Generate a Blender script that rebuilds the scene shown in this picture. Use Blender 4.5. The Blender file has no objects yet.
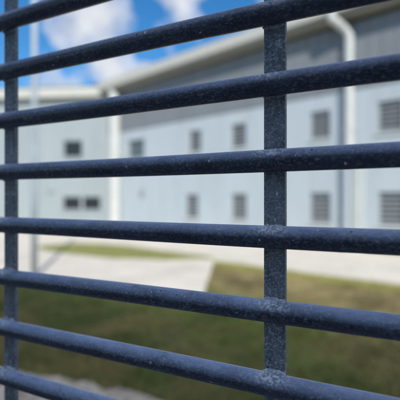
import bpy, bmesh, math, random
import numpy as np
from mathutils import Vector, Matrix, noise as mnoise

random.seed(7)
rng = np.random.default_rng(11)
S = bpy.context.scene
COL = S.collection
R = math.radians
H = 1.65                                    # camera height above the ground

# frame of the bar grille
TH = math.atan(790/400)
GD = Vector((-math.sin(TH), math.cos(TH), 0))          # along the bars, away from the camera
GN = Vector((-GD.y, GD.x, 0))
if GN.y > 0: GN = -GN                                  # towards the camera
Z0 = 0.318
G0 = Vector((0.1875*Z0, Z0, H))
S1, S2 = 0.0027, 0.3215                                # the two uprights, measured along the bars

# ------------------------------------------------------------------ helpers
def tag(o, label=None, cat=None, group=None, kind=None):
    if label: o['label'] = label
    if cat: o['category'] = cat
    if group: o['group'] = group
    if kind: o['kind'] = kind
    return o

def empty(name, loc):
    o = bpy.data.objects.new(name, None)
    COL.objects.link(o)
    o.location = loc
    o.empty_display_size = 0.2
    return o

def obj(name, bm, mat, parent=None, smooth=False, kind=None):
    me = bpy.data.meshes.new(name)
    bmesh.ops.recalc_face_normals(bm, faces=bm.faces[:])
    bm.to_mesh(me); bm.free()
    if smooth:
        for p in me.polygons: p.use_smooth = True
    me.materials.append(mat)
    o = bpy.data.objects.new(name, me)
    COL.objects.link(o)
    if parent is not None:
        o.parent = parent
        # all geometry is written in world space: cancel the parents' offset
        off = Vector((0, 0, 0)); p = parent
        while p is not None:
            off += p.location; p = p.parent
        o.location = -off
    if kind: o['kind'] = kind
    return o

def bx(bm, o, ex, ey, ez, x0, x1, y0, y1, z0, z1, bevel=0.0):
    """box in the frame (o; ex, ey, ez)"""
    vs = []
    for x in (x0, x1):
        for y in (y0, y1):
            for z in (z0, z1):
                vs.append(bm.verts.new(o + ex*x + ey*y + ez*z))
    idx = [(0,1,3,2),(4,6,7,5),(0,4,5,1),(2,3,7,6),(0,2,6,4),(1,5,7,3)]
    fs = [bm.faces.new([vs[i] for i in f]) for f in idx]
    if bevel > 0:
        es = list({e for f in fs for e in f.edges})
        bmesh.ops.bevel(bm, geom=es, offset=bevel, segments=2, affect='EDGES', profile=0.5)

def tube(bm, pts, r, seg=16, cap=True):
    rings = []
    n = len(pts)
    up = Vector((0, 0, 1))
    for i, p in enumerate(pts):
        t = (pts[min(i+1, n-1)] - pts[max(i-1, 0)]).normalized()
        u = up if abs(t.dot(up)) < 0.95 else Vector((1, 0, 0))
        a = t.cross(u).normalized(); b = a.cross(t).normalized()
        rr = r[i] if isinstance(r, (list, tuple)) else r
        rings.append([bm.verts.new(p + a*(rr*math.cos(2*math.pi*k/seg)) + b*(rr*math.sin(2*math.pi*k/seg))) for k in range(seg)])
    for i in range(n-1):
        for k in range(seg):
            bm.faces.new((rings[i][k], rings[i][(k+1) % seg], rings[i+1][(k+1) % seg], rings[i+1][k]))
    if cap:
        bm.faces.new(rings[0][::-1]); bm.faces.new(rings[-1])

def sheet(name, pts, z, mat, thick=0.0, kind='structure'):
    bm = bmesh.new()
    vs = [bm.verts.new((p[0], p[1], z)) for p in pts]
    f = bm.faces.new(vs)
    if f.normal.z < 0: f.normal_flip()
    bm.normal_update()
    if thick > 0:
        r = bmesh.ops.extrude_face_region(bm, geom=[f])
        for v in r['geom']:
            if isinstance(v, bmesh.types.BMVert): v.co.z -= thick
    return obj(name, bm, mat, kind=kind)

# ------------------------------------------------------------------ materials
def mat(name):
    m = bpy.data.materials.new(name); m.use_nodes = True
    nt = m.node_tree
    return m, nt, nt.nodes['Principled BSDF']

def node(nt, t, **kw):
    n = nt.nodes.new(t)
    for k, v in kw.items():
        if k in n.inputs: n.inputs[k].default_value = v
        else: setattr(n, k, v)
    return n

def ramp(nt, fac, stops):
    n = nt.nodes.new('ShaderNodeValToRGB')
    els = n.color_ramp.elements
    while len(els) < len(stops): els.new(0.5)
    for e, (p, c) in zip(els, stops):
        e.position = p
        e.color = (c, c, c, 1) if isinstance(c, (int, float)) else (*c, 1)
    nt.links.new(fac, n.inputs[0])
    return n.outputs[0]

def mixc(nt, fac, a, b, blend='MIX'):
    n = nt.nodes.new('ShaderNodeMix'); n.data_type = 'RGBA'; n.blend_type = blend
    for sock, v in ((n.inputs[0], fac), (n.inputs[6], a), (n.inputs[7], b)):
        if isinstance(v, bpy.types.NodeSocket): nt.links.new(v, sock)
        elif isinstance(v, (int, float)): sock.default_value = v
        else: sock.default_value = (*v, 1)
    return n.outputs[2]

def math_n(nt, op, a, b=0.0, clamp=False):
    n = nt.nodes.new('ShaderNodeMath'); n.operation = op; n.use_clamp = clamp
    for sock, v in ((n.inputs[0], a), (n.inputs[1], b)):
        if isinstance(v, bpy.types.NodeSocket): nt.links.new(v, sock)
        else: sock.default_value = v
    return n.outputs[0]

def noise(nt, vec, scale, detail=4, rough=0.55, dist=0.0):
    n = node(nt, 'ShaderNodeTexNoise')
    n.inputs['Scale'].default_value = scale; n.inputs['Detail'].default_value = detail
    n.inputs['Roughness'].default_value = rough; n.inputs['Distortion'].default_value = dist
    nt.links.new(vec, n.inputs['Vector'])
    return n.outputs['Fac']

def pos(nt):
    return node(nt, 'ShaderNodeNewGeometry').outputs['Position']

def bump(nt, bsdf, h, strength, dist):
    b = node(nt, 'ShaderNodeBump'); b.inputs['Strength'].default_value = strength
    b.inputs['Distance'].default_value = dist
    nt.links.new(h, b.inputs['Height']); nt.links.new(b.outputs[0], bsdf.inputs['Normal'])

def paint_metal(name, base, light, speck, sky_sheen, speck_amt, sky_sheen_amt, rough, stretch, fleck, weld):
    """weathered dark paint over steel: soft mottling drawn out along the bar, chalky wear, scratches, few pits"""
    m, nt, b = mat(name)
    P = pos(nt)
    vr = nt.nodes.new('ShaderNodeVectorRotate'); vr.rotation_type = 'Z_AXIS'; vr.inputs['Angle'].default_value = R(-153.2)
    nt.links.new(P, vr.inputs['Vector'])
    def coords(sx, sy, sz):
        mp = node(nt, 'ShaderNodeMapping'); mp.inputs['Scale'].default_value = (sx, sy, sz)
        nt.links.new(vr.outputs[0], mp.inputs[0]); return mp.outputs[0]
    k = stretch
    n1 = noise(nt, coords(75*k[0], 75*k[1], 75*k[2]), 1.0, 6, 0.62, 0.3)
    n2 = noise(nt, coords(480*k[0], 480*k[1], 480*k[2]), 1.0, 4, 0.6)
    n3 = noise(nt, P, 17, 3, 0.5)
    fine = noise(nt, P, 900, 2, 0.5)
    c = mixc(nt, ramp(nt, n1, [(0.30, 0.0), (0.72, 1.0)]), base, light)
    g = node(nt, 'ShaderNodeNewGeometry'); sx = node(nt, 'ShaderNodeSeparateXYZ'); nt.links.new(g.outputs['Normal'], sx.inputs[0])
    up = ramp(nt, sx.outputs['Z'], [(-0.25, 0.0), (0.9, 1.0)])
    dz = math_n(nt, 'MULTIPLY', math_n(nt, 'MULTIPLY', up, ramp(nt, n1, [(0.28, 0.45), (0.66, 1.0)])), sky_sheen_amt)  # pale sky light on upward faces, painted into the colour
    c = mixc(nt, dz, c, sky_sheen)
    # chalky wear where two noises meet
    wear = math_n(nt, 'MULTIPLY', ramp(nt, n2, [(0.53, 0.0), (0.70, 1.0)]), ramp(nt, n3, [(0.38, 0.25), (0.62, 1.0)]))
    wear = math_n(nt, 'MULTIPLY', wear, speck_amt)
    c = mixc(nt, wear, c, speck)
    # fine light flecks, denser on the weathered upper side
    f1 = noise(nt, coords(400, 470, 470), 1.0, 3, 0.6, 0.4)
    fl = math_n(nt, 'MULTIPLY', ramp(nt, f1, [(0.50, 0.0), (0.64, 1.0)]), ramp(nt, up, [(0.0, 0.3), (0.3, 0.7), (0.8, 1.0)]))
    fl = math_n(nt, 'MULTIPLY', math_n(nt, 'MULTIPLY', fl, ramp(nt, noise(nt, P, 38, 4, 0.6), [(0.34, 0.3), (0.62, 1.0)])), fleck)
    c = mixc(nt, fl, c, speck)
    # corroded, chalky paint around the welds
    dt = nt.nodes.new('ShaderNodeVectorMath'); dt.operation = 'DOT_PRODUCT'; dt.inputs[1].default_value = GD; nt.links.new(P, dt.inputs[0])
    ws = []
    for s0 in (S1, S2):
        a = math_n(nt, 'ABSOLUTE', math_n(nt, 'SUBTRACT', dt.outputs['Value'], s0 + G0.dot(GD)))
        ws.append(ramp(nt, a, [(0.006, 1.0), (0.017, 0.0)]))
    wz = math_n(nt, 'MULTIPLY', math_n(nt, 'MAXIMUM', ws[0], ws[1]), weld)
    cr = math_n(nt, 'MULTIPLY', math_n(nt, 'MULTIPLY', ramp(nt, f1, [(0.42, 0.0), (0.58, 1.0)]), ramp(nt, sx.outputs['Z'], [(0.15, 0.0), (0.75, 1.0)])), wz)
    c = mixc(nt, cr, c, (0.92, 0.91, 0.90))
    ru = math_n(nt, 'MULTIPLY', math_n(nt, 'MULTIPLY', ramp(nt, noise(nt, P, 260, 2, 0.5), [(0.64, 0.0), (0.70, 1.0)]), wz), 0.8)
    c = mixc(nt, ru, c, (0.26, 0.11, 0.06))
    # scratches along the bar
    sc = ramp(nt, noise(nt, coords(45, 1100, 1100), 1.0, 2, 0.5), [(0.68, 0.0), (0.76, 1.0)])
    c = mixc(nt, math_n(nt, 'MULTIPLY', math_n(nt, 'MULTIPLY', sc, ramp(nt, n3, [(0.45, 0.0), (0.6, 1.0)])), 0.4), c, speck)
    # a few chips: bright bare spots and dark pits
    chip = ramp(nt, noise(nt, P, 190, 2, 0.5), [(0.735, 0.0), (0.76, 1.0)])
    c = mixc(nt, math_n(nt, 'MULTIPLY', chip, 0.7), c, tuple(min(1, x*1.25) for x in speck))
    pit = ramp(nt, noise(nt, coords(140, 140, 140), 1.0, 2, 0.5), [(0.235, 1.0), (0.27, 0.0)])
    c = mixc(nt, math_n(nt, 'MULTIPLY', pit, 0.8), c, (0.012, 0.012, 0.016))
    nt.links.new(c, b.inputs['Base Color'])
    nt.links.new(math_n(nt, 'ADD', math_n(nt, 'MULTIPLY', n1, 0.3), rough - 0.15), b.inputs['Roughness'])
    hh = math_n(nt, 'ADD', math_n(nt, 'ADD', math_n(nt, 'MULTIPLY', n1, 0.9), math_n(nt, 'MULTIPLY', n2, 0.35)), math_n(nt, 'MULTIPLY', fine, 0.12))
    bump(nt, b, hh, 0.45, 0.0007)
    b.inputs['Specular IOR Level'].default_value = 0.5
    return m

def wall_mat(name, col, stain=0.12, joint=None):
    m, nt, b = mat(name)
    P = pos(nt)
    mp = node(nt, 'ShaderNodeMapping'); mp.inputs['Scale'].default_value = (1.6, 1.6, 0.25); nt.links.new(P, mp.inputs[0])
    n = noise(nt, mp.outputs[0], 1.0, 5, 0.6)
    n2 = noise(nt, P, 0.5, 3, 0.5)
    dark = tuple(c*0.8 for c in col); lite = tuple(min(1, c*1.06) for c in col)
    c = mixc(nt, ramp(nt, n, [(0.35, 0.15), (0.7, 0.7)]), lite, dark)
    c = mixc(nt, math_n(nt, 'MULTIPLY', n2, stain*2), c, tuple(c*0.88 for c in col))
    nt.links.new(c, b.inputs['Base Color'])
    b.inputs['Roughness'].default_value = 0.7
    bump(nt, b, noise(nt, P, 40, 4), 0.15, 0.003)
    return m

def plain(name, col, rough=0.6, metallic=0.0, scale=8, var=0.12):
    m, nt, b = mat(name)
    n = noise(nt, pos(nt), scale, 4)
    c = mixc(nt, ramp(nt, n, [(0.3, 0.0), (0.7, 1.0)]), tuple(x*(1-var) for x in col), tuple(min(1, x*(1+var)) for x in col))
    nt.links.new(c, b.inputs['Base Color'])
    b.inputs['Roughness'].default_value = rough; b.inputs['Metallic'].default_value = metallic
    return m

def concrete(name, col, var=0.2):
    m, nt, b = mat(name)
    P = pos(nt)
    n = noise(nt, P, 0.9, 6, 0.65); n2 = noise(nt, P, 35, 4, 0.6)
    c = mixc(nt, ramp(nt, n, [(0.32, 0.0), (0.7, 1.0)]), tuple(x*(1-var) for x in col), tuple(min(1, x*1.08) for x in col))
    c = mixc(nt, ramp(nt, n2, [(0.35, 0.25), (0.6, 0.0)]), c, tuple(x*0.6 for x in col))
    br = node(nt, 'ShaderNodeTexBrick'); br.offset = 0.0
    for kk, vv in (('Scale', 1.0), ('Mortar Size', 0.012), ('Mortar Smooth', 0.3), ('Brick Width', 2.2), ('Row Height', 2.2)): br.inputs[kk].default_value = vv
    mp = node(nt, 'ShaderNodeMapping'); mp.inputs['Rotation'].default_value = (0, 0, R(41.6)); nt.links.new(P, mp.inputs[0]); nt.links.new(mp.outputs[0], br.inputs['Vector'])
    c = mixc(nt, math_n(nt, 'MULTIPLY', br.outputs['Fac'], 0.6), c, tuple(x*0.35 for x in col))
    nt.links.new(c, b.inputs['Base Color']); b.inputs['Roughness'].default_value = 0.85
    bump(nt, b, n2, 0.3, 0.004)
    return m

def rubble(name):
    m, nt, b = mat(name)
    P = pos(nt)
    n = noise(nt, P, 3.2, 5, 0.65, 0.5); n2 = noise(nt, P, 40, 4, 0.6); n3 = noise(nt, P, 11, 4, 0.6)
    c = mixc(nt, ramp(nt, n, [(0.36, 0.0), (0.62, 1.0)]), (0.13, 0.12, 0.115), (0.34, 0.325, 0.315))
    c = mixc(nt, ramp(nt, n3, [(0.36, 0.85), (0.50, 0.0)]), c, (0.07, 0.07, 0.055))
    c = mixc(nt, ramp(nt, n2, [(0.35, 0.4), (0.6, 0.0)]), c, (0.09, 0.09, 0.085))
    nt.links.new(c, b.inputs['Base Color']); b.inputs['Roughness'].default_value = 0.9
    bump(nt, b, math_n(nt, 'ADD', n3, math_n(nt, 'MULTIPLY', n2, 0.4)), 0.6, 0.03)
    return m

def grass_mat(name):
    m, nt, b = mat(name)
    P = pos(nt)
    n = noise(nt, P, 0.75, 4, 0.6, 0.4); n2 = noise(nt, P, 4.5, 4, 0.6); n3 = noise(nt, P, 60, 3, 0.6)
    c = mixc(nt, ramp(nt, n2, [(0.3, 0.0), (0.7, 1.0)]), (0.072, 0.096, 0.030), (0.165, 0.205, 0.060))
    # dry, trodden turf next to the pavement along the building
    d = node(nt, 'ShaderNodeVectorMath'); d.operation = 'DOT_PRODUCT'
    d.inputs[1].default_value = (0.664, 0.748, 0); nt.links.new(P, d.inputs[0])
    near = ramp(nt, math_n(nt, 'ADD', math_n(nt, 'MULTIPLY', d.outputs['Value'], 0.1), math_n(nt, 'MULTIPLY', math_n(nt, 'SUBTRACT', n, 0.5), 0.22)),
                [(0.46, 0.0), (0.64, 1.0), (0.76, 1.0), (0.81, 0.4)])
    c = mixc(nt, math_n(nt, 'MULTIPLY', near, 0.9), c, (0.52, 0.43, 0.22))
    near_shade = ramp(nt, math_n(nt, 'ADD', math_n(nt, 'MULTIPLY', d.outputs['Value'], 0.1), math_n(nt, 'MULTIPLY', math_n(nt, 'SUBTRACT', n, 0.5), 0.3)), [(0.28, 1.0), (0.45, 0.0)])  # shade over the near lawn, painted into the grass colour
    c = mixc(nt, math_n(nt, 'MULTIPLY', near_shade, 0.8), c, (0.032, 0.045, 0.016))
    dry = ramp(nt, n, [(0.46, 0.0), (0.60, 0.75)])
    c = mixc(nt, dry, c, (0.135, 0.112, 0.058))
    fringe = ramp(nt, math_n(nt, 'ADD', math_n(nt, 'MULTIPLY', d.outputs['Value'], 0.1), math_n(nt, 'MULTIPLY', math_n(nt, 'SUBTRACT', n2, 0.5), 0.12)), [(0.735, 0.0), (0.79, 0.85)])
    dk = ramp(nt, noise(nt, P, 1.4, 3, 0.55, 0.5), [(0.50, 0.0), (0.68, 0.7)])
    c = mixc(nt, math_n(nt, 'MULTIPLY', dk, 0.8), c, (0.032, 0.046, 0.016))
    c = mixc(nt, fringe, c, (0.44, 0.43, 0.13))
    c = mixc(nt, ramp(nt, n3, [(0.35, 0.45), (0.6, 0.0)]), c, (0.02, 0.028, 0.01))
    nt.links.new(c, b.inputs['Base Color']); b.inputs['Roughness'].default_value = 0.8
    b.inputs['Specular IOR Level'].default_value = 0.2
    bump(nt, b, n3, 0.6, 0.02)
    return m

M = {}
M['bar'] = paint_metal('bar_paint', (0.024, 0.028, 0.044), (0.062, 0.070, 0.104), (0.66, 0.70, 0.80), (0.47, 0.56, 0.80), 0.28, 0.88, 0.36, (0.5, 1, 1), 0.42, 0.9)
M['post'] = paint_metal('post_paint', (0.092, 0.098, 0.115), (0.26, 0.275, 0.305), (0.80, 0.82, 0.85), (0.4, 0.44, 0.5), 0.6, 0.6, 0.45, (1.2, 1.2, 1.0), 1.7, 0.0)
M['weld'] = paint_metal('weld_paint', (0.16, 0.16, 0.175), (0.52, 0.52, 0.53), (0.90, 0.88, 0.86), (0.55, 0.55, 0.58), 0.95, 0.6, 0.6, (1, 1, 1), 1.0, 0.6)
M['rust'] = plain('rusty_weld', (0.17, 0.085, 0.05), 0.85, 0, 500, 0.5)
M['wall'] = wall_mat('pale_blue_grey_wall', (0.50, 0.565, 0.60))
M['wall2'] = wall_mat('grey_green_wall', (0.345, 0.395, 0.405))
M['band'] = wall_mat('dark_grey_cladding', (0.225, 0.245, 0.265))
M['white'] = plain('white_painted_metal', (0.60, 0.61, 0.58), 0.5)
M['cream'] = plain('cream_fascia', (0.56, 0.55, 0.49), 0.5)
M['soffit'] = plain('soffit_board', (0.30, 0.29, 0.25), 0.8)
M['roof'] = plain('roof_sheet', (0.42, 0.42, 0.41), 0.5, 0.0)
M['bluepipe'] = plain('blue_grey_pipe', (0.42, 0.48, 0.52), 0.6)
M['pil'] = plain('pale_trim', (0.56, 0.60, 0.58), 0.6)
M['frame'] = plain('window_frame', (0.34, 0.38, 0.40), 0.5)
M['louvre'] = plain('louvre_slat', (0.25, 0.275, 0.285), 0.6)
M['dark'] = plain('window_recess', (0.05, 0.055, 0.06), 0.4)
M['glass'] = plain('dark_glass', (0.016, 0.022, 0.025), 0.35)
M['glass2'] = plain('grey_glass', (0.10, 0.13, 0.135), 0.2)
M['pole'] = plain('galvanised_pole', (0.40, 0.46, 0.50), 0.6)
M['lamp'] = plain('grey_lamp', (0.33, 0.36, 0.38), 0.5)
M['path'] = concrete('pale_concrete', (0.74, 0.68, 0.59))
M['slab'] = rubble('grey_rubble_concrete')
M['grass'] = grass_mat('lawn')
def fresh():
    m, nt, b = mat('fresh_grass')
    P = pos(nt); n2 = noise(nt, P, 3.5, 4, 0.6)
    c = mixc(nt, ramp(nt, n2, [(0.3, 0.0), (0.7, 1.0)]), (0.17, 0.185, 0.04), (0.29, 0.29, 0.075))
    nt.links.new(c, b.inputs['Base Color']); b.inputs['Roughness'].default_value = 0.8
    return m
M['fresh'] = fresh()

# ------------------------------------------------------------------ ground
def gp(x, y, h=0.0):
    """ground point that lies in the photograph's (400-wide) direction x, y"""
    Y = (H-h)*400/(y-200)
    return ((x-200)/400*Y, Y)

sheet('ground', [(-900, -900), (900, -900), (900, 900), (-900, 900)], 0.0, M['grass'])

E = Vector((-0.748, 0.664, 0)).normalized()       # along the long wing, receding
N = Vector((-E.y, E.x, 0))                        # outward normal of the long wing
if N.y > 0: N = -N
P0 = Vector((5.70, 12.0, 0))                      # on the facade, straight above/below image column 390
UZ = Vector((0, 0, 1))
def fpos(x):
    """distance along the facade for image column x"""
    Z = 12.0*640/(x+250)
    return (Z-12.0)/E.y

Dedge = 4.45                                      # width of the pavement in front of the wing
def edge(s, d=Dedge): return tuple((P0 + E*s + N*d)[:2])
# one continuous pavement: apron along the building, then the broad path to the left
pave = [edge(-40), edge(fpos(205)+0.2), gp(214, 262), gp(209, 278), gp(203, 298), gp(100, 288), gp(0, 277), gp(-200, 257), gp(-400, 246),
        (-60, 18.0), (-60, 60), tuple((P0+E*20-N*1.0)[:2]), tuple((P0-E*40-N*1.0)[:2])]
sheet('pavement', pave, 0.035, M['path'], 0.06)
isl = [(36, 249), (42, 246.5), (56, 245.6), (75, 244.2), (104, 245.2), (128, 247.5), (152, 250.6), (180, 254.6), (205, 257.2), (216, 259.8), (190, 260.4), (166, 261.6), (140, 260.4), (118, 260.2), (96, 258), (70, 255.4), (52, 252.8), (41, 250.6)]
sheet('grass_verge', [gp(*p) for p in isl], 0.05, M['fresh'], 0.04)
padp = [gp(-60, 388)]
for i in range(48):
    t = i/47
    x = 10 + t*142
    y = 372 + 27*t**1.25 + 5*mnoise.noise(Vector((t*7, 2.3, 0))) + 2*mnoise.noise(Vector((t*25, 5.3, 0)))
    padp.append(gp(x, y))
padp += [gp(200, 416), (1.6, 2.45), (6, 0.2), (6, -3.6), (-9, -3.6), (-9, 3.9)]
sheet('concrete_pad', padp, 0.02, M['slab'], 0.05)

# grass blades: nobody could count them
def blades(name, pts, hts, material):
    n = len(pts)
    a = rng.uniform(0, 2*math.pi, n); w = rng.uniform(0.0035, 0.007, n)
    lean = rng.normal(0, 0.035, (n, 2))
    base = np.column_stack([pts, np.zeros(n)])
    dx = np.column_stack([np.cos(a)*w, np.sin(a)*w, np.zeros(n)])
    top = base + np.column_stack([lean, hts])
    V = np.empty((n*3, 3)); V[0::3] = base-dx; V[1::3] = base+dx; V[2::3] = top
    me = bpy.data.meshes.new(name)
    me.vertices.add(n*3); me.vertices.foreach_set('co', V.ravel())
    me.loops.add(n*3); me.loops.foreach_set('vertex_index', np.arange(n*3))
    me.polygons.add(n); me.polygons.foreach_set('loop_start', np.arange(0, n*3, 3)); me.polygons.foreach_set('loop_total', np.full(n, 3))
    me.update(); me.validate()
    me.materials.append(material)
    o = bpy.data.objects.new(name, me); COL.objects.link(o)
    return o

def inside(poly, X, Y):
    r = np.zeros(len(X), bool); j = len(poly)-1
    for i in range(len(poly)):
        xi, yi = poly[i]; xj, yj = poly[j]
        c = ((yi > Y) != (yj > Y)) & (X < (xj-xi)*(Y-yi)/(yj-yi+1e-12)+xi)
        r ^= c; j = i
    return r
nb = 210000
Yb = 2.6 + 8.5*rng.random(nb)**1.1; Xb = rng.uniform(-0.9, 0.9, nb)*(Yb+0.6)
ok = ~inside(pave, Xb, Yb) & ~inside(padp, Xb, Yb)
Xb, Yb = Xb[ok], Yb[ok]
cl = np.array([mnoise.fractal(Vector((x*1.3, y*1.3, 3.1)), 0.6, 2.0, 3) for x, y in zip(Xb, Yb)])
hb = np.clip(0.05 + 0.035*cl, 0.018, 0.11)*rng.uniform(0.6, 1.25, len(Xb))
tag(blades('lawn_grass', np.column_stack([Xb, Yb]), hb, M['grass']), 'short patchy lawn grass, dry and brown beside the pavement', 'grass', kind='stuff')

# ------------------------------------------------------------------ main building
B = empty('building', P0)
tag(B, 'pale blue-grey two-storey institutional building with louvred windows and cream fascia beyond the bars', 'building')
def fbox(bm, s0, s1, d0, d1, z0, z1, bevel=0.0):
    """box on the long wing: s along, d outwards, z relative to camera height"""
    bx(bm, Vector((P0.x, P0.y, H)), E, N, UZ, s0, s1, d0, d1, z0, z1, bevel)

sC = fpos(109)                      # inner corner with the left wing
sR = -16.0                          # runs out of the picture on the right
BAND = 3.53
def eave(s): return 5.78 - 0.011*(s+1)

def wall_with_holes(s0, s1, z0, z1, holes, frame, name, material, depth=0.18, parent=B):
    """thick wall with window openings, built as a grid of cells"""
    o, ex, ey = frame
    xs = sorted({s0, s1, *[h[0] for h in holes], *[h[1] for h in holes]})
    zs = sorted({z0, z1, *[h[2] for h in holes], *[h[3] for h in holes]})
    bm = bmesh.new(); cache = {}
    def V(x, z, d):
        k = (round(x, 5), round(z, 5), d)
        if k not in cache: cache[k] = bm.verts.new(o + ex*x + UZ*z - ey*d)
        return cache[k]
    def solid(i, j):
        if i < 0 or j < 0 or i >= len(xs)-1 or j >= len(zs)-1: return False
        cx, cz = (xs[i]+xs[i+1])/2, (zs[j]+zs[j+1])/2
        return not any(h[0] < cx < h[1] and h[2] < cz < h[3] for h in holes)
    for i in range(len(xs)-1):
        for j in range(len(zs)-1):
            if not solid(i, j): continue
            x0, x1, a, b = xs[i], xs[i+1], zs[j], zs[j+1]
            bm.faces.new([V(x0,a,0), V(x1,a,0), V(x1,b,0), V(x0,b,0)])
            bm.faces.new([V(x0,a,depth), V(x0,b,depth), V(x1,b,depth), V(x1,a,depth)])
            if not solid(i-1, j): bm.faces.new([V(x0,a,0), V(x0,b,0), V(x0,b,depth), V(x0,a,depth)])
            if not solid(i+1, j): bm.faces.new([V(x1,a,0), V(x1,a,depth), V(x1,b,depth), V(x1,b,0)])
            if not solid(i, j-1): bm.faces.new([V(x0,a,0), V(x0,a,depth), V(x1,a,depth), V(x1,a,0)])
            if not solid(i, j+1): bm.faces.new([V(x0,b,0), V(x1,b,0), V(x1,b,depth), V(x0,b,depth)])
    return obj(name, bm, material, parent)

Fo = Vector((P0.x, P0.y, H))
def window(frame, x0, x1, z0, z1, style):
    """window part: sill, with frame, pane and louvre slats below it"""
    o, ex, ey = frame
    bm = bmesh.new()
    bx(bm, o, ex, ey, UZ, x0-0.06, x1+0.06, 0.002, 0.05, z0-0.07, z0-0.012)
    w = obj('window', bm, M['white'] if style == 'louvre' else M['frame'], B)
    t = 0.055
    bm = bmesh.new()
    bx(bm, o, ex, ey, UZ, x0+.004, x0+t, -0.12, -0.05, z0+.004, z1-.004)
    bx(bm, o, ex, ey, UZ, x1-t, x1-.004, -0.12, -0.05, z0+.004, z1-.004)
    bx(bm, o, ex, ey, UZ, x0+t, x1-t, -0.12, -0.05, z0+.004, z0+t)
    bx(bm, o, ex, ey, UZ, x0+t, x1-t, -0.12, -0.05, z1-t, z1-.004)
    if style == 'pair':
        m = (x1-x0)*0.465
        bx(bm, o, ex, ey, UZ, x0+m, x1-m, -0.115, -0.045, z0+t, z1-t)
    obj('frame', bm, M['frame'], w)
    bm = bmesh.new()
    bx(bm, o, ex, ey, UZ, x0+.02, x1-.02, -0.135, -0.121, z0+.02, z1-.02)
    obj('pane', bm, {'louvre': M['dark'], 'dark': M['glass'], 'pair': M['glass'], 'grey': M['glass2']}[style], w)
    if style == 'louvre':
        bm = bmesh.new()
        n = 6; p = (z1-z0-2*t)/n
        for i in range(n):
            zc = z0 + t + p*(i+0.5)
            ez = (UZ*0.80 - ey*0.60).normalized(); en = ey*0.80 + UZ*0.60
            bx(bm, o + UZ*zc - ey*0.085, ex, en, ez, x0+t+.002, x1-t-.002, -0.006, 0.006, -p*0.33, p*0.33)
        obj('louvre', bm, M['louvre'], w)
    return w

F1 = (Fo, E, N)
wins = []
for cx in (390, 320, 238.5, 195):
    s = fpos(cx); wins.append((s-0.36, s+0.36, 2.05, 3.0, 'louvre'))
s = fpos(136); wins.append((s-0.62, s+0.62, 2.08, 3.0, 'grey'))
for cx in (391, 320, 239, 192):
    s = fpos(cx); wins.append((s-0.37, s+0.37, -0.78, 0.25, 'louvre'))
for k in range(1, 4):                                   # further bays beyond the right edge
    s = fpos(390) - 2.3*k - (1.1 if k > 1 else 0)
    wins.append((s-0.36, s+0.36, 2.05, 3.0, 'louvre')); wins.append((s-0.37, s+0.37, -0.78, 0.25, 'louvre'))
wall_with_holes(sR, sC, -H, BAND-0.004, [w[:4] for w in wins], F1, 'wall', M['wall'])
for w in wins:
    window(F1, *w)
# dark cladding of the upper wall with vertical ribs
bm = bmesh.new()
fbox(bm, sR, sC-0.1, -0.17, 0.035, BAND, 5.62)
s = sR + 0.2
while s < sC-0.3:
    fbox(bm, s, s+0.05, 0.037, 0.052, BAND+0.02, 5.6); s += 0.42
obj('upper_cladding', bm, M['band'], B)
# fascia, soffit and roof, following the slightly raked eave
def raked(name, m, s0, s1, d0, d1, za, zb, drop=0.0):
    bm = bmesh.new(); o = Fo
    vs = []
    for s in (s0, s1):
        for d, zz in ((d0, 0), (d1, drop)):
            for z in (za, zb):
                vs.append(bm.verts.new(o + E*s + N*d + UZ*(eave(s)+z+zz)))
    for f in [(0,1,3,2),(4,6,7,5),(0,4,5,1),(2,3,7,6),(0,2,6,4),(1,5,7,3)]:
        bm.faces.new([vs[i] for i in f])
    return obj(name, bm, m, B)
raked('soffit', M['soffit'], sR, sC-0.3, -0.1, 0.50, 0.0, 0.05)
raked('fascia', M['cream'], sR, sC+0.05, 0.503, 0.62, 0.12, 0.53)
raked('fascia_trim', M['soffit'], sR, sC+0.0, 0.44, 0.50, -0.03, 0.118)
bm = bmesh.new()
vs = [bm.verts.new(Fo + E*s + N*d + UZ*(eave(s)+z)) for s in (sR, sC+3) for d, z in ((0.62, 0.52), (-7, 1.1), (-14, 0.5))]
bm.faces.new([vs[0], vs[1], vs[4], vs[3]]); bm.faces.new([vs[1], vs[2], vs[5], vs[4]])
obj('roof', bm, M['roof'], B)

# left wing: almost frontal, receding gently to the left
C0 = P0 + E*sC
L1 = Vector(((0-200)/400*22.0, 22.0, 0))
EL = Vector((C0.x - L1.x, C0.y - L1.y, 0)).normalized()      # left -> right
NL = Vector((EL.y, -EL.x, 0))
if NL.y > 0: NL = -NL
FL = (Vector((C0.x, C0.y, H)), EL, NL)
def lpos(x):
    u = (x-200)/400
    # (C0 + EL*t): X = u*Y
    return (u*C0.y - C0.x)/(EL.x - u*EL.y)
LW = -16.0
lw = [(lpos(63), lpos(82.5), 2.30, 3.22, 'dark'), (lpos(62.5), lpos(101), -0.56, 0.20, 'pair'),
      (lpos(-90), lpos(-70), 2.30, 3.22, 'dark'), (lpos(-90), lpos(-52), -0.56, 0.20, 'pair')]
wall_with_holes(LW, -0.004, -H, 5.60, [w[:4] for w in lw], FL, 'wall', M['wall2'])
for w in lw: window(FL, *w)
def lbox(bm, *a): bx(bm, FL[0], EL, NL, UZ, *a)
bm = bmesh.new(); lbox(bm, LW, -0.05, 0.002, 0.30, 5.50, 5.55); obj('soffit', bm, M['soffit'], B)
bm = bmesh.new(); lbox(bm, LW, -0.12, 0.303, 0.36, 5.48, 6.02); obj('fascia', bm, M['cream'], B)
bm = bmesh.new()
vs = [bm.verts.new(FL[0] + EL*s + NL*d + UZ*z) for s in (LW, 1.0) for d, z in ((0.42, 6.03), (-5, 6.5), (-11, 6.03))]
bm.faces.new([vs[0], vs[1], vs[4], vs[3]]); bm.faces.new([vs[1], vs[2], vs[5], vs[4]])
obj('roof', bm, M['roof'], B)
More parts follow.
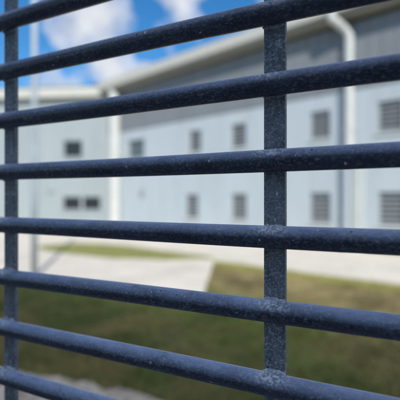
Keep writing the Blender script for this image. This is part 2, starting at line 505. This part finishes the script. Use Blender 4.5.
# closed back of the building
bm = bmesh.new()
fbox(bm, sR, sC+2, -9.2, -9.0, -H, 5.7); fbox(bm, sR, sR+0.2, -9.0, -0.2, -H, 5.7)
obj('rear_wall', bm, M['wall'], B)

# downpipes
def pipe(x, pts, r, m):
    bm = bmesh.new(); s = fpos(x)
    tube(bm, [Fo + E*(s+a) + N*d + UZ*z for a, d, z in pts], r, 14)
    for z in (4.6, 2.2) if pts[0][2] > 3 else (-0.4,):
        fbox(bm, s+pts[-1][0]-r-.02, s+pts[-1][0]+r+.02, 0.0, pts[-1][1]+r*0.6, z, z+0.05)
    return obj('downpipe', bm, m, B, smooth=False)
pipe(351, [(0.42, 0.62, 6.0), (0.40, 0.60, 5.72), (0.12, 0.24, 5.45), (0.0, 0.15, 5.2), (0, 0.15, 3.0), (0, 0.15, 1.15)], 0.14, M['white'])
pipe(348, [(0, 0.12, 1.15), (0, 0.12, -1.0), (0, 0.12, -H+0.02)], 0.11, M['bluepipe'])
pipe(119.5, [(0.1, 0.3, 5.75), (0.05, 0.28, 5.4), (0, 0.28, 5.0), (0, 0.28, 1.0), (0, 0.28, -H+0.02)], 0.27, M['white'])
bm = bmesh.new(); s = fpos(358.5); fbox(bm, s-0.17, s+0.17, 0.003, 0.07, -H, 1.3); obj('pilaster', bm, M['pil'], B)
# base trim
bm = bmesh.new(); fbox(bm, sR, sC-0.05, 0.003, 0.04, -H, -H+0.18); obj('plinth', bm, M['soffit'], B)
# round bulkhead lamps
def bulk(p, n):
    bm = bmesh.new()
    pts = [p + n*d for d in (0.003, 0.05, 0.09, 0.12)]
    tube(bm, pts, [0.20, 0.20, 0.15, 0.06], 20)
    return obj('wall_lamp', bm, M['lamp'], B, smooth=False)
bulk(Fo + E*fpos(143) + UZ*0.38, N)
bulk(FL[0] + EL*lpos(51) + UZ*0.55, NL)

# ------------------------------------------------------------------ pole in front of the building
px, py = gp(34.5, 279)
pr = empty('light_pole', (px, py, 0))
tag(pr, 'slim pale galvanised pole standing at the path edge left of the building windows', 'pole')
bm = bmesh.new(); tube(bm, [Vector((px, py, z)) for z in (0.05, 2.0, 4.0, 6.8)], [0.066, 0.064, 0.062, 0.056], 18)
obj('shaft', bm, M['pole'], pr, smooth=True)
bm = bmesh.new(); bx(bm, Vector((px, py, 0)), Vector((1,0,0)), Vector((0,1,0)), UZ, -0.11, 0.11, -0.11, 0.11, 0.045, 0.065)
for a in (-1, 1):
    for b in (-1, 1):
        tube(bm, [Vector((px+a*.085, py+b*.085, z)) for z in (0.066, 0.10)], 0.012, 8)
obj('base_plate', bm, M['pole'], pr)
bm = bmesh.new(); tube(bm, [Vector((px, py, z)) for z in (-0.1, 0.03, 0.044)], [0.16, 0.16, 0.15], 20); obj('footing', bm, M['path'], pr)

# ------------------------------------------------------------------ the steel bars in front of the lens
RB = 0.0091
G = empty('bar_grille', (G0.x, G0.y, 0))
tag(G, 'dark navy steel grille of round horizontal bars welded to flat uprights, nearest the viewer', 'grille')
POST_W = 0.0182
DF = -0.0068                                           # front face of the uprights, behind the bar axis
K = Z0/400
offs = [258, 187, 116, 40.0, -37.2, -112, -185, -257]
bars = []
for i, o_ in enumerate(offs):
    z = o_*K
    bm = bmesh.new()
    pts = []
    for k in range(41):
        s = -0.42 + 1.45*k/40
        w = 0.0005*math.sin(s*5+i*1.7) + 0.0003*math.sin(s*13+i)
        pts.append(G0 + GD*s + UZ*(z+w) + GN*(0.0004*math.sin(s*7+i*2.1)))
    tube(bm, pts, RB, 40)
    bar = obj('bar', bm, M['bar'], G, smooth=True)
    bars.append((bar, z))
for s0, wd in ((S1, POST_W), (S2, POST_W)):
    bm = bmesh.new()
    bx(bm, G0, GD, GN, UZ, s0-wd/2, s0+wd/2, DF-0.0065, DF, -H+0.02, 0.45, bevel=0.0016)
    obj('upright', bm, M['post'], G)
# welds: lumpy beads above and below each bar where it meets an upright
for i, (bar, z) in enumerate(bars):
    for s0 in (S1, S2):
        bm = bmesh.new()
        for sgn in (1, -1):
            n = 44; pts = []; rr = []
            for k in range(n):
                t = k/(n-1)-0.5
                s = s0 + t*POST_W*1.06
                u = Vector((s*420, i*3.7+sgn, s0*50))
                pts.append(G0 + GD*s + UZ*(z+sgn*(0.0070+0.0007*mnoise.noise(u*0.6))) + GN*(DF+0.0007))
                rr.append(max(0.0004, (0.0027+0.0010*mnoise.noise(u)+0.0004*mnoise.noise(u*2.7))*(1-abs(2*t)**5*0.8)))
            tube(bm, pts, rr, 18)
        for v in bm.verts:
            d = mnoise.noise(v.co*650) + 0.5*mnoise.noise(v.co*1500)
            v.co += GN*(0.0006*d) + UZ*(0.0006*mnoise.noise(v.co*800+Vector((3, 1, 7))))
        obj('weld', bm, M['weld'], bar, smooth=True)

# ------------------------------------------------------------------ unseen block behind the photographer, added to keep the bars in shade
BB = empty('building', (0, -6, 0))
tag(BB, 'unseen plain grey block added behind the photographer to shade the bars', 'building')
bh = 6.9
FB = (Vector((0, -6, 0)), Vector((1, 0, 0)), Vector((0, 1, 0)))
hl = [(x-0.5, x+0.5, z, z+1.3) for x in range(-12, 13, 3) for z in (1.0, 4.4)]
wall_with_holes(-14, 14, 0, bh, hl, FB, 'wall', M['wall'], 0.3, BB)
bm = bmesh.new(); bx(bm, FB[0], *FB[1:], UZ, -14, 14, -9, -0.32, 0, bh-0.05); obj('core', bm, M['dark'], BB)
bm = bmesh.new(); bx(bm, FB[0], *FB[1:], UZ, -14.4, 14.4, -9.4, 0.4, bh, bh+0.3); obj('roof', bm, M['roof'], BB)

# ------------------------------------------------------------------ light
SUN_EL = R(39); SUN_H = Vector((0.21, -0.978, 0)).normalized()
sd = SUN_H*math.cos(SUN_EL) + UZ*math.sin(SUN_EL)          # towards the sun
L = bpy.data.lights.new('sun', 'SUN'); L.energy = 4.2; L.angle = R(0.5); L.color = (1.0, 0.95, 0.87)
lo = bpy.data.objects.new('sun', L); COL.objects.link(lo)
lo.rotation_euler = sd.to_track_quat('Z', 'Y').to_euler(); lo.location = (0, -20, 30)

W = bpy.data.worlds.new('World'); S.world = W; W.use_nodes = True
nt = W.node_tree
bg = nt.nodes['Background']
sky = nt.nodes.new('ShaderNodeTexSky'); sky.sky_type = 'NISHITA'; sky.sun_disc = False
sky.sun_elevation = SUN_EL; sky.sun_rotation = math.atan2(sd.x, sd.y)
sky.dust_density = 0.2; sky.air_density = 1.0; sky.ozone_density = 3.0
hs = nt.nodes.new('ShaderNodeHueSaturation'); hs.inputs['Saturation'].default_value = 1.34; hs.inputs['Value'].default_value = 1.0
nt.links.new(sky.outputs[0], hs.inputs['Color'])
tc = nt.nodes.new('ShaderNodeTexCoord')
dirv = tc.outputs['Generated']
wn = node(nt, 'ShaderNodeTexNoise'); wn.inputs['Scale'].default_value = 9.0; wn.inputs['Detail'].default_value = 4
nt.links.new(dirv, wn.inputs['Vector'])
w1 = nt.nodes.new('ShaderNodeVectorMath'); w1.operation = 'SUBTRACT'; w1.inputs[1].default_value = (0.5, 0.5, 0.5); nt.links.new(wn.outputs['Color'], w1.inputs[0])
w2 = nt.nodes.new('ShaderNodeVectorMath'); w2.operation = 'SCALE'; w2.inputs['Scale'].default_value = 0.14; nt.links.new(w1.outputs[0], w2.inputs[0])
w3 = nt.nodes.new('ShaderNodeVectorMath'); w3.operation = 'ADD'; nt.links.new(dirv, w3.inputs[0]); nt.links.new(w2.outputs[0], w3.inputs[1])
warped = w3.outputs[0]
nz = noise(nt, dirv, 5.0, 6, 0.55, 0.3)
nzb = noise(nt, dirv, 13.0, 5, 0.55, 0.2)
dens = math_n(nt, 'ADD', math_n(nt, 'MULTIPLY', math_n(nt, 'SUBTRACT', nz, 0.5), 1.3), math_n(nt, 'MULTIPLY', math_n(nt, 'SUBTRACT', nzb, 0.5), 0.6))
dens = math_n(nt, 'ADD', dens, -0.02)
def cdir(x, y): return Vector(((x-200)/400, 1, (200-y)/400)).normalized()
for x, y, r, w in [(98, 18, 48, 0.8), (66, 36, 26, 0.45), (110, 68, 34, 0.9), (182, 0, 34, 0.7), (50, 86, 40, 0.45), (140, 84, 34, 0.35),
                   (24, 25, 28, -0.8), (148, 20, 19, -0.65), (58, 64, 18, -0.3), (226, 6, 40, -0.7), (150, 52, 20, -0.35)]:
    d = nt.nodes.new('ShaderNodeVectorMath'); d.operation = 'DISTANCE'
    nt.links.new(warped, d.inputs[0]); d.inputs[1].default_value = cdir(x, y)
    k = math_n(nt, 'SUBTRACT', 1.0, math_n(nt, 'DIVIDE', d.outputs['Value'], r/400*0.9), True)
    k = math_n(nt, 'SMOOTH_MIN', k, 1.0)
    dens = math_n(nt, 'ADD', dens, math_n(nt, 'MULTIPLY', k, w*1.3))
sz = nt.nodes.new('ShaderNodeSeparateXYZ'); nt.links.new(dirv, sz.inputs[0])
dens = math_n(nt, 'ADD', dens, math_n(nt, 'MULTIPLY', ramp(nt, sz.outputs['Z'], [(0.5, 0.0), (0.75, 1.0)]), 0.28))  # extra cloud overhead, out of view, added to whiten the sky light
fac = ramp(nt, dens, [(-0.08, 0.0), (0.22, 0.5), (0.75, 0.97)])
cc = mixc(nt, ramp(nt, nzb, [(0.35, 0.0), (0.65, 1.0)]), (3.9, 4.15, 4.8), (6.2, 6.3, 6.5))
c = mixc(nt, fac, hs.outputs[0], cc)
nt.links.new(c, bg.inputs['Color']); bg.inputs['Strength'].default_value = 0.15

# ------------------------------------------------------------------ camera
cam = bpy.data.cameras.new('camera'); co = bpy.data.objects.new('camera', cam); COL.objects.link(co)
co.location = (0, 0, H); co.rotation_euler = (R(90), 0, 0)
cam.sensor_width = 36; cam.lens = 36; cam.clip_start = 0.01; cam.clip_end = 3000
cam.dof.use_dof = True; cam.dof.focus_distance = 0.335; cam.dof.aperture_fstop = 36/8.0
S.camera = co

S.view_settings.view_transform = 'Standard'; S.view_settings.look = 'None'; S.view_settings.exposure = 0
S.render.engine = 'CYCLES'
S.cycles.use_denoising = True
S.cycles.max_bounces = 6
